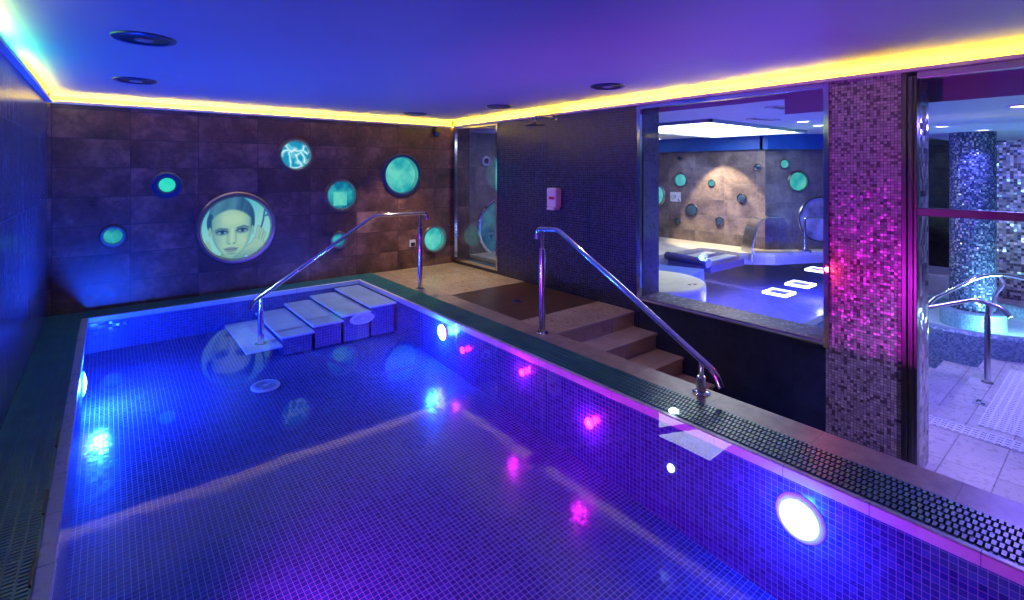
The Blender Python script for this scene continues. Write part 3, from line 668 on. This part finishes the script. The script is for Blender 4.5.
bm = bmesh.new(); lathe(bm, [(0, .0), (.010, .0), (.008, .012), (0, .016)], 18, MX((-1, 0, 0), (-.033, 0, 0))); link('lens', bm, glow('added_red_glow', (1, .03, .03), 30), t, True)
ld = bpy.data.lights.new('added_red_light', 'POINT'); ld.energy = 2.2; ld.color = (1, .03, .05); ld.shadow_soft_size = .02
lo = bpy.data.objects.new('added_red_light', ld); COL.objects.link(lo); lo.parent = t; lo.location = (-.09, -.02, 0)

# ------------------------------------------------------------------ pool hall beyond
HZ = 2.20
struct('ceiling_hall', B((XR+.33, 14.4, 2.0, 7.4, HZ, HZ+.1), (XR+.33, 14.4, -3, 2.0, 2.06, HZ+.1)), M['ceiling'])
struct('floor_hall', B((3.30, 14.4, -3, 1.08, ZF-.1, ZF), (XR+.33, 6.03, 1.08, 1.86, ZF-.1, ZF), (8.4, 14.0, 1.08, 2.52, ZF-.1, ZF), (7.69, 8.4, 1.86, 2.52, ZF-.1, ZF)), M['hall_floor'])
struct('trim_9', B((10.5, 11.4, 1.56, 2.51, ZF, -.15), bev=.02), plain('violet_bench_tile', (.3, .28, .5), .3), label='low violet ledge behind the hot tub')
wallA, yA = 9.3, 4.19
def vwall(name, a, b, z0, z1, mat, th=.12, label=None):
    a, b = Vector((a[0], a[1], 0)), Vector((b[0], b[1], 0)); d = (b-a).normalized(); n = Vector((-d.y, d.x, 0))*th
    bm = bmesh.new(); prism(bm, [a, b, b+n, a+n], z0, z1); return struct(name, bm, mat, label=label)
vwall('wall_hall_far', (9.3, 7.3), (9.3, 4.19), 0, HZ, M['hall_tile'])
vwall('wall_hall_angled', (9.3, 4.19), (11.6, 2.63), 0, HZ, M['hall_tile_x'])
vwall('wall_hall_turn', (11.6, 2.63), (14.2, 3.0), -1, HZ, M['hall_tile_x'])
struct('wall_hall_end', B((14.0, 14.2, -3, 3.1, -1, 2.1)), M['hall_tile'])
struct('wall_hall_mosaic', B((12.0, 14.0, -3, 1.55, -.9, 2.06)), M['silver_mosaic_wall'], label='wall of glittering silver mosaic behind the hot tub')
struct('wall_hall_front', B((XR+.33, 14.2, -3.2, -3, -1, 2.1)), M['hall_tile_x'])
struct('wall_hall_back', B((4.83, 9.5, YB, YB+.15, -.3, HZ+.1)), M['hall_tile_x'])
blue_paint = plain('blue_paint', (.02, .10, .42), .4)
struct('trim_7', B((9.20, 9.30, 4.19, YB, 1.93, HZ)), blue_paint, label='blue band under the hall ceiling')
bm = bmesh.new(); prism(bm, [(9.2, 4.24), (11.55, 2.62), (11.5, 2.53), (9.2, 4.10)], 1.93, HZ); struct('trim_8', bm, blue_paint, label='blue band above the angled hall wall')
# hall pool: deck, shell, water
edge = [(4.84, 5.3), (6.9, 4.98), (7.6, 5.1), (8.6, 5.05), (8.65, 4.75), (8.60, 4.30), (9.0, 3.88), (9.75, 3.55), (10.6, 2.95), (11.0, 2.62)]
deckp = [(4.84, YB), (9.3, YB), (9.3, 4.19), (11.6, 2.63), (11.6, 1.95)]
bm = bmesh.new(); poly = [(4.84, 5.3)]+edge[1:]+[(11.58, 2.64), (9.3, 4.19), (9.3, YB), (4.84, YB)]
prism(bm, poly, -.1, .10)
struct('floor_hall_deck', bm, slab('cream_deck_tile', 'XY', .5, .5, .005, (.55, .50, .40), (.70, .66, .55), (.4, .36, .3), .35, 3, bump=.05))
hp = mosaic('hall_pool_mosaic', 'XY', .05, .1, [(0, (.12, .12, .5)), (.5, (.16, .15, .58)), (1, (.2, .2, .66))], (.3, .3, .7), .3, .1)
struct('floor_hall_pool', B((4.83, 7.62, 1.9, 5.8, -.60, -.50), (7.62, 11.3, 2.6, 5.8, -.60, -.50)), hp)
struct('wall_hall_pool', B((4.83, 7.6, 1.86, 1.95, -1.0, .10), (7.6, 7.69, 1.86, 2.61, -1.0, .10), (7.69, 11.6, 2.52, 2.61, -1.0, .10)), M['tub_mosaic'])
struct('wall_hall_basin', B((4.83, 4.86, 1.9, 5.8, -.95, .1)), hp)
bm = bmesh.new(); pw = [(4.86, 5.29)]+[(x, y-.001) for x, y in edge[1:]]+[(7.6, 2.61), (7.6, 1.95), (4.86, 1.95)]
vs = [bm.verts.new((x, y, .045)) for x, y in pw]; bm.faces.new(vs); o = link('hall_water', bm, M['hall_water']); tag(o, 'violet rippling water of the hall pool beyond the big window', 'water', kind='stuff')
# lounger in the hall pool
t = thing('massage_lounger', 'submerged lounger with a dark round headrest bar in the hall pool', 'lounger', (8.0, 4.6, .05))
bm = bmesh.new(); tube(bm, [(-.52, .42, .03), (-.60, 0, .03), (-.66, -.42, .03)], .07, 14); link('headrest_bar', bm, plain('dark_bar', (.05, .04, .12), .25), t, True)
for y in (.10, -.28): link('slat', B((-.50, .52, y, y+.20, -.03, .012), bev=.01), M['grey_plastic'], t)
link('cradle', B((-.56, .54, -.40, .38, -.14, -.031)), plain('dark_cradle', (.07, .06, .2), .3), t)
o = link('underwater_bench', prism(bmesh.new(), [(6.35, 4.9), (7.05, 4.85), (7.25, 4.2), (6.5, 4.05)], -.5, .0), plain('pale_blue_tile', (.20, .34, .55), .4)); tag(o, 'pale blue underwater bench in the hall pool near the cream round plinth', 'bench')
t = thing('round_plinth', 'cream round plinth just behind the window sill', 'plinth', (5.58, 4.0, -.5))
bm = bmesh.new(); lathe(bm, [(0, 0), (.69, 0), (.69, .58), (.67, .60), (0, .60)], 48); link('body', bm, plain('cream_stone', (.66, .62, .44), .4), t, True)
bm = bmesh.new(); lathe(bm, [(0, .60), (.025, .60), (.025, .606), (0, .606)], 16, Matrix.Translation((.12, -.50, 0))); lathe(bm, [(0, .60), (.025, .60), (.025, .606), (0, .606)], 16, Matrix.Translation((.19, -.53, 0))); link('caps', bm, M['brushed'], t)
# floor lights under the hall water
for (x, y, lab) in ((6.62, 2.81, 'square outline light in the hall pool floor, nearest the window corner'), (7.33, 2.83, 'square outline light in the hall pool floor, farther from the sill'), (8.6, 3.06, 'square outline light in the hall pool, partly behind the mosaic pier')):
    t = thing('pool_floor_light', lab, 'pool light', (x, y, -.02), (0, 0, 0), 'square lights in the hall pool')
    a, b = .145, .118
    link('glowing_frame', B((-a, a, b, a, 0, .03), (-a, a, -a, -b, 0, .03), (-a, -b, -b, b, 0, .03), (b, a, -b, b, 0, .03)), M['lamp_dot'], t)
    link('cover', B((-b, b, -b, b, 0, .02)), plain('violet_cover', (.25, .22, .7), .3), t)
# neck-shower spout
t = thing('waterfall_spout', 'curved steel waterfall spout pouring into the hall pool', 'fountain', (9.03, 4.04, .10), (0, 0, radians(-38.9)))
def strip(path, w, th):
    bm = bmesh.new(); rows = []
    for i, (x, z) in enumerate(path):
        nx, nz = (path[min(i+1, len(path)-1)][0]-path[max(i-1, 0)][0], path[min(i+1, len(path)-1)][1]-path[max(i-1, 0)][1])
        L = math.hypot(nx, nz); px, pz = -nz/L*th/2, nx/L*th/2
        rows.append([bm.verts.new(q) for q in ((x+px, -w/2, z+pz), (x+px, w/2, z+pz), (x-px, w/2, z-pz), (x-px, -w/2, z-pz))])
    for a, b in zip(rows[:-1], rows[1:]):
        for k in range(4): bm.faces.new((a[k], a[(k+1) % 4], b[(k+1) % 4], b[k]))
    bm.faces.new(rows[0]); bm.faces.new(rows[-1]); return bm
arc = [(x*1.28, z*1.22) for x, z in [(-.28, -.1), (-.27, .05), (-.25, .20), (-.21, .36), (-.15, .47), (-.07, .515), (.05, .525), (.10, .52)]]
link('spout', strip(arc, .40, .02), M['brushed'], t, True)
link('side_fin', B((-.345, -.305, -.21, .21, 0, .05), bev=.006), M['brushed'], t)
fall = [(x*1.28, z*1.22) for x, z in [(.10, .52), (.15, .50), (.20, .42), (.24, .28), (.265, .12), (.275, -.03)]]
link('water_sheet', strip(fall, .38, .012), M['fall'], t, True)
# hall portholes
def hport(loc, axis, r, lab, pane='hall_cyan', ring='ring'):
    porthole(0, 0, r*1.22, r, -.02, pane, ring, lab, loc, axis, 'portholes in the pool hall')
XA = 9.3
dark_pane = plain('dark_pane', (.03, .06, .10), .1); M['dark_pane'] = dark_pane; M['dim_pane'] = glow('dim_porthole', rgb(30, 80, 130), .8, rgb(75, 135, 160), 3)
HP = [  # y, z, r on the far hall wall, label, lit
 (6.543, 1.003, .22, 'hall porthole left of the white sign, cut by the window reveal', 'hall_cyan'),
 (5.905, 1.341, .125, 'aqua hall porthole above the white sign', 'hall_cyan'),
 (5.929, 1.80, .04, 'tiny dark hall porthole just under the blue band', 'dark_pane'),
 (5.216, 1.293, .060, 'small teal hall porthole above the warm spot of light', 'hall_cyan'),
 (5.652, .731, .115, 'dark teal hall porthole at the left edge of the warm spot', 'dark_pane'),
 (5.976, .480, .060, 'small blue hall porthole low down left of the warm spot', 'dark_pane'),
 (5.05, .553, .075, 'small dark hall porthole low inside the warm spot', 'dark_pane'),
 (4.614, 1.022, .075, 'dark hall porthole at the upper right of the warm spot', 'dark_pane'),
 (4.315, 1.605, .055, 'tiny dark hall porthole high beside the corner of the hall walls', 'dark_pane'),
]
for y, z, r, lab, m in HP: hport((XA, y, z), (-1, 0, 0), r, lab, m)
dB = Vector((11.6-9.3, 2.63-4.19, 0)).normalized(); nB = Vector((dB.y, -dB.x, 0))
def onB(s): return Vector((9.3, 4.19, 0))+dB*s
for s, z, r, lab, m in ((.36, 1.66, .075, 'tiny aqua porthole high on the angled hall wall', 'hall_cyan'), (.62, 1.34, .165, 'bright round porthole on the angled hall wall', 'cyan_bright')):
    p = onB(s); hport((p.x, p.y, z), tuple(nB), r, lab, m)
t = thing('round_window', 'large round steel-rimmed window low on the angled hall wall beside the pier', 'porthole', (onB(1.04).x, onB(1.04).y, .65), Vector((0, 0, 1)).rotation_difference(nB).to_euler(), 'portholes in the pool hall')
bm = bmesh.new(); lathe(bm, ring_prof(.385, .43, .04), 56, closed=True); link('rim', bm, M['chrome'], t, True)
bm = bmesh.new(); lathe(bm, [(0, .0), (.385, 0), (.385, .012), (0, .012)], 48); link('mirror_pane', bm, plain('violet_glass', (.30, .28, .44), .15, 0, var=.9, scale=2.2), t)
# porthole behind the corner window
porthole(0, 0, .53, .47, -.02, 'dim_pane', 'chrome', 'very large steel porthole behind the narrow corner window', (5.52, YB, .52), (0, -1, 0), 'portholes in the pool hall')
porthole(0, 0, .09, .05, -.02, 'dark_pane', 'white_plastic', 'small porthole with a pale rim behind the narrow corner window', (5.17, YB, 1.71), (0, -1, 0), 'portholes in the pool hall')
# steel rail on the hall pool edge
t = thing('pool_rail', 'steel rail on the far edge of the hall pool in front of the round window', 'rail', (9.66, 3.66, .10), (0, 0, radians(-38.9)))
bm = bmesh.new(); tube(bm, rounded([(0, 0, 0), (0, 0, .60), (.75, 0, .60), (.75, 0, 0)], .05), .02); link('rail', bm, M['chrome'], t, True)
for x in (0, .75): link('foot', B((x-.09, x+.09, -.05, .05, -.02, .03), bev=.005), M['brushed'], t)
# sign
t = thing('wall_sign', 'small white sign with dark marks on the far hall wall', 'sign', (XA, 6.035, .985), (0, 0, 0))
link('plate', B((-.012, 0, -.125, .125, -.10, .10), bev=.004), M['white_plastic'], t)
bm = bmesh.new(); lathe(bm, [(.026, 0), (.026, .003), (.036, .003), (.036, 0)], 20, MX((-1, 0, 0), (-.0125, .065, -.01)) @ Matrix.Diagonal((1.35, .9, 1, 1)), closed=True)
link('mark', bm, M['grey_plastic'], t)
ink = plain('sign_blue', (.05, .06, .45), .5)
link('mark', B((-.0155, -.0125, .0, .014, -.045, .035), (-.0155, -.0125, -.028, .0, .022, .035), (-.0155, -.0125, -.02, .0, -.010, .002)), ink, t)
link('mark', B((-.0155, -.0125, -.082, -.058, -.062, -.032), (-.0155, -.0125, -.105, -.075, -.095, -.065)), plain('sign_deep_blue', (.0, .08, .6), .5), t)
link('mark', B((-.0155, -.0125, -.098, -.088, -.03, .035)), plain('sign_pink', (.6, .3, .3), .5), t)
# hall ceiling light box and fittings
t = thing('ceiling_light_box', 'large glowing white light box in the hall ceiling', 'ceiling light', (7.4, 4.15, HZ))
link('diffuser', B((-1.45, 1.45, -.78, .78, -.03, -.004)), M['sky_panel'], t)
link('frame', B((-1.48, 1.48, .78, .82, -.045, 0), (-1.48, 1.48, -.82, -.78, -.045, 0), (-1.48, -1.45, -.82, .82, -.045, 0), (1.45, 1.48, -.82, .82, -.045, 0), (-.03, .03, -.78, .78, -.05, -.03)), M['grey_plastic'], t)
SP = [(6.15, 4.30+1.0, 'round hall ceiling spot nearest the left window edge'), (7.2, 2.75, 'hall ceiling spot in front of the light box'), (8.0, 2.85, 'hall ceiling spot right of the light box'), (8.6, 2.75, 'hall ceiling spot farthest right of the light box'), (8.9, 6.2, 'hall ceiling spot close to the far wall')]
for x, y, lab in SP:
    t = thing('ceiling_spot', lab, 'ceiling light', (x, y, HZ), group='spots in the hall ceiling')
    bm = bmesh.new(); lathe(bm, [(.07, 0), (.07, -.01), (.09, -.012), (.10, 0)], 28, closed=True); link('rim', bm, M['white_plastic'], t, True)
    bm = bmesh.new(); lathe(bm, [(0, 0), (.069, 0), (.069, -.006), (0, -.008)], 24); link('lens', bm, M['spot_lens'], t)
for x, y, lab in ((7.5, 1.38, 'bright spot in the low ceiling above the hot tub, left one'), (8.6, 1.18, 'bright spot in the low ceiling above the hot tub, right of the pillar'), (5.6, .55, 'bright spot in the low ceiling just inside the doorway')):
    t = thing('ceiling_spot', lab, 'ceiling light', (x, y, 2.06), group='spots in the hall ceiling')
    bm = bmesh.new(); lathe(bm, [(.06, 0), (.06, -.01), (.08, -.012), (.09, 0)], 28, closed=True); link('rim', bm, M['white_plastic'], t, True)
    bm = bmesh.new(); lathe(bm, [(0, 0), (.059, 0), (.059, -.006), (0, -.008)], 24); link('lens', bm, M['spot_lens'], t)
for (x, y, l, lab) in ((6.5, 2.95, .5, 'dark slot air vent in the hall ceiling by the light box'), (5.6, 2.0+.25, .7, 'slot air vent in the hall ceiling near the window head')):
    t = thing('ceiling_vent', lab, 'vent', (x, y, HZ), (0, 0, radians(-10)), 'slot vents in the hall ceiling')
    link('frame', B((-l/2, l/2, .05, .07, -.012, 0), (-l/2, l/2, -.07, -.05, -.012, 0), (-l/2, -l/2+.02, -.05, .05, -.012, 0), (l/2-.02, l/2, -.05, .05, -.012, 0)), M['white_plastic'], t)
    link('slots', B((-l/2+.02, l/2-.02, -.045, -.01, -.006, 0), (-l/2+.02, l/2-.02, .01, .045, -.006, 0)), M['black'], t)

# hot tub -----------------------------------------------------------------------------------------
cx, cy = 9.14, 1.36
t = thing('hot_tub', 'round raised hot tub clad in blue mosaic beyond the doorway', 'hot tub', (0, 0, 0))
T = Matrix.Translation((cx, cy, 0))
bm = bmesh.new(); lathe(bm, [(.98, -.65), (.98, -.42), (1.0, -.40), (1.10, -.40), (1.13, -.43), (1.15, -.66), (1.15, -.95), (.98, -.95)], 72, T); link('rim_wall', bm, M['tub_mosaic'], t, True)
bm = bmesh.new(); lathe(bm, [(0, -.56), (.98, -.56), (.98, -.62), (0, -.66)], 60, T); link('basin', bm, plain('tub_white', (.75, .82, .85), .35), t)
bm = bmesh.new(); lathe(bm, [(0, -.56), (.34, -.56), (.34, -.35), (.31, -.33), (0, -.33)], 48, T); link('pillar_seat', bm, M['tub_mosaic'], t, True)
bm = bmesh.new(); vs = [bm.verts.new((cx+.985*cos(a*pi/30), cy+.985*sin(a*pi/30), -.44)) for a in range(60)]; bm.faces.new(vs); o = link('tub_water', bm, M['tub_water']); tag(o, 'pale glowing water in the round hot tub', 'water', kind='stuff')
bm = bmesh.new(); lathe(bm, [(.24, -.33), (.24, 2.06)], 48, T); o = struct('column', bm, M['pillar_mosaic'], label='round glittering mosaic column in the hot tub', smooth=True)
t = thing('grab_rail', 'curved steel grab rail rising from the hot tub', 'rail', (0, 0, 0), group='steel rails beyond the doorway')
bm = bmesh.new(); tube(bm, rounded([(7.65, 1.60, -.20), (7.75, 1.52, -.02), (8.0, 1.13, .30), (8.15, .95, .335), (8.25, .60, .26), (8.27, .40, .15)], .12), .02); link('rail', bm, M['chrome'], t, True)
bm = bmesh.new(); tube(bm, rounded([(8.12, .98, .33), (8.2, .93, .22), (8.25, 1.02, .08), (8.25, 1.10, -.34)], .08), .02); link('leg', bm, M['chrome'], t, True)
t = thing('handrail', 'dark steel handrail on a single post beside the hot tub steps', 'handrail', (7.1, .94, ZF), group='steel rails beyond the doorway')
bm = bmesh.new(); tube(bm, rounded([(-.30, .55, .69), (.05, .10, .84), (.02, -.10, .80), (.0, -.17, .72)], .06), .022); link('rail', bm, M['brushed'], t, True)
bm = bmesh.new(); lathe(bm, [(0, 0), (.05, 0), (.05, .008), (.026, .012), (.026, .68), (.016, .70), (.016, .82), (0, .82)], 24); link('post', bm, M['brushed'], t, True)
# steps going down beside the tub, non-slip strips, drain plate
struct('floor_hall_steps', B((6.05, 8.4, 1.08, 1.45, ZF-.3, ZF-.13), (6.05, 8.4, 1.45, 1.86, ZF-.4, ZF-.26), (6.03, 6.05, 1.08, 1.9, ZF-.3, ZF)), M['hall_floor'])
def tactile(name, lab, x0, x1, y0, y1):
    bm = bmesh.new(); box(bm, x0, x1, y0, y1, ZF, ZF+.006)
    nx, ny = int((x1-x0)/.05), int((y1-y0)/.05)
    for i in range(nx):
        for j in range(ny):
            x, y = x0+(i+.5)*(x1-x0)/nx, y0+(j+.5)*(y1-y0)/ny; box(bm, x-.016, x+.016, y-.016, y+.016, ZF+.006, ZF+.012)
    o = link(name, bm, M['white_plastic']); tag(o, lab, 'floor mat', 'studded white floor strips')
tactile('studded_strip', 'studded white floor strip across the doorway floor', 5.55, 5.75, .2, 1.3)
tactile('studded_strip', 'wide studded white floor panel beside the handrail post', 5.85, 7.75, .30, .84)
t = thing('floor_plate', 'small marked metal plate in the pale floor near the handrail post', 'plate', (6.45, .90, ZF))
link('plate', B((-.07, .07, -.05, .05, 0, .006), bev=.002), M['grey_plastic'], t)
link('mark', B((-.05, -.02, -.035, -.005, .006, .009), (.01, .05, .0, .03, .006, .009), (-.03, .02, .02, .032, .006, .009)), M['black'], t)

# ------------------------------------------------------------------ lights of the place and added fills
def light(name, typ, loc, energy, col, aim=None, **kw):
    ld = bpy.data.lights.new(name, typ); ld.energy = energy; ld.color = col
    for k, v in kw.items(): setattr(ld, k, v)
    o = bpy.data.objects.new(name, ld); COL.objects.link(o); o.location = loc
    if aim: o.rotation_euler = (Vector(aim)-Vector(loc)).to_track_quat('-Z', 'Y').to_euler()
    return o
for x, y, e, c_ in ((3.42, 6.45, 170, (1, .76, .42)), (3.85, 5.03, 24, (1, .76, .5)), (3.74, 3.17, 26, (1, .72, .58)), (3.6, -.3, 420, (.42, .28, 1))):
    light('added_beam', 'SPOT', (x, y, ZC-.04), e, c_, (x, y, 0) if y > 0 else (4.4, .9, -.2), spot_size=radians(85 if y > 0 else 38), spot_blend=.7, shadow_soft_size=.05)  # beams added to unlit downlights; the violet one has no fitting
light('added_beam', 'SPOT', (.19, 5.63, ZC-.04), 260, (.35, .45, 1), (1.85, 6.2, 0), spot_size=radians(46), spot_blend=.8, shadow_soft_size=.05)  # beam added at an unlit downlight to brighten the submerged treads
light('tub_wall_fill', 'SPOT', (10.6, .6, 2.03), 120, (.4, .3, 1), (12, .6, .8), spot_size=radians(110), spot_blend=.6, shadow_soft_size=.05)  # added fill with no fitting, brightens the silver mosaic wall
light('hall_warm_spot', 'SPOT', (8.5, 5.0, 2.15), 480, (1, .72, .42), (9.3, 4.92, .42), spot_size=radians(66), spot_blend=.3, shadow_soft_size=.03)
for x, y, z, e in ((5.3, 2.2, -.35, 30), (8.6, 3.0, -.35, 40), (6.6, 3.3, -.35, 40)):
    light('hall_pool_lamp', 'POINT', (x, y, z+.1), e*2.5, (.10, .10, 1), shadow_soft_size=.08)
light('hall_violet', 'AREA', (6.6, .6, 2.03), 110, (.20, .13, 1), (6.6, .6, -1), shape='DISK', size=.5)
light('tub_lamp', 'POINT', (8.6, .70, -.49), 180, (.35, .75, 1), shadow_soft_size=.08)
light('tub_spot', 'SPOT', (8.6, 1.18, 2.02), 80, (.2, .2, 1), (9.0, 1.3, -.4), spot_size=radians(100), spot_blend=.6, shadow_soft_size=.05)
for x, y in ((7.2, 2.75), (8.6, 2.75), (8.9, 5.6)):
    light('hall_spot', 'SPOT', (x, y, 2.17), 40, (.35, .45, 1), (x, y, 0), spot_size=radians(110), spot_blend=.6, shadow_soft_size=.05)

w = bpy.data.worlds.new('world'); S.world = w; w.use_nodes = True
w.node_tree.nodes['Background'].inputs[0].default_value = (.01, .015, .04, 1); w.node_tree.nodes['Background'].inputs[1].default_value = 1
S.view_settings.view_transform = 'Standard'; S.view_settings.look = 'None'; S.view_settings.gamma = 1
S.view_settings.use_curve_mapping = False; S.view_settings.exposure = -.12
c = S.cycles
c.max_bounces = 10; c.transparent_max_bounces = 16; c.glossy_bounces = 5; c.diffuse_bounces = 4
c.caustics_reflective = False; c.caustics_refractive = False; c.sample_clamp_indirect = 4; c.use_denoising = True
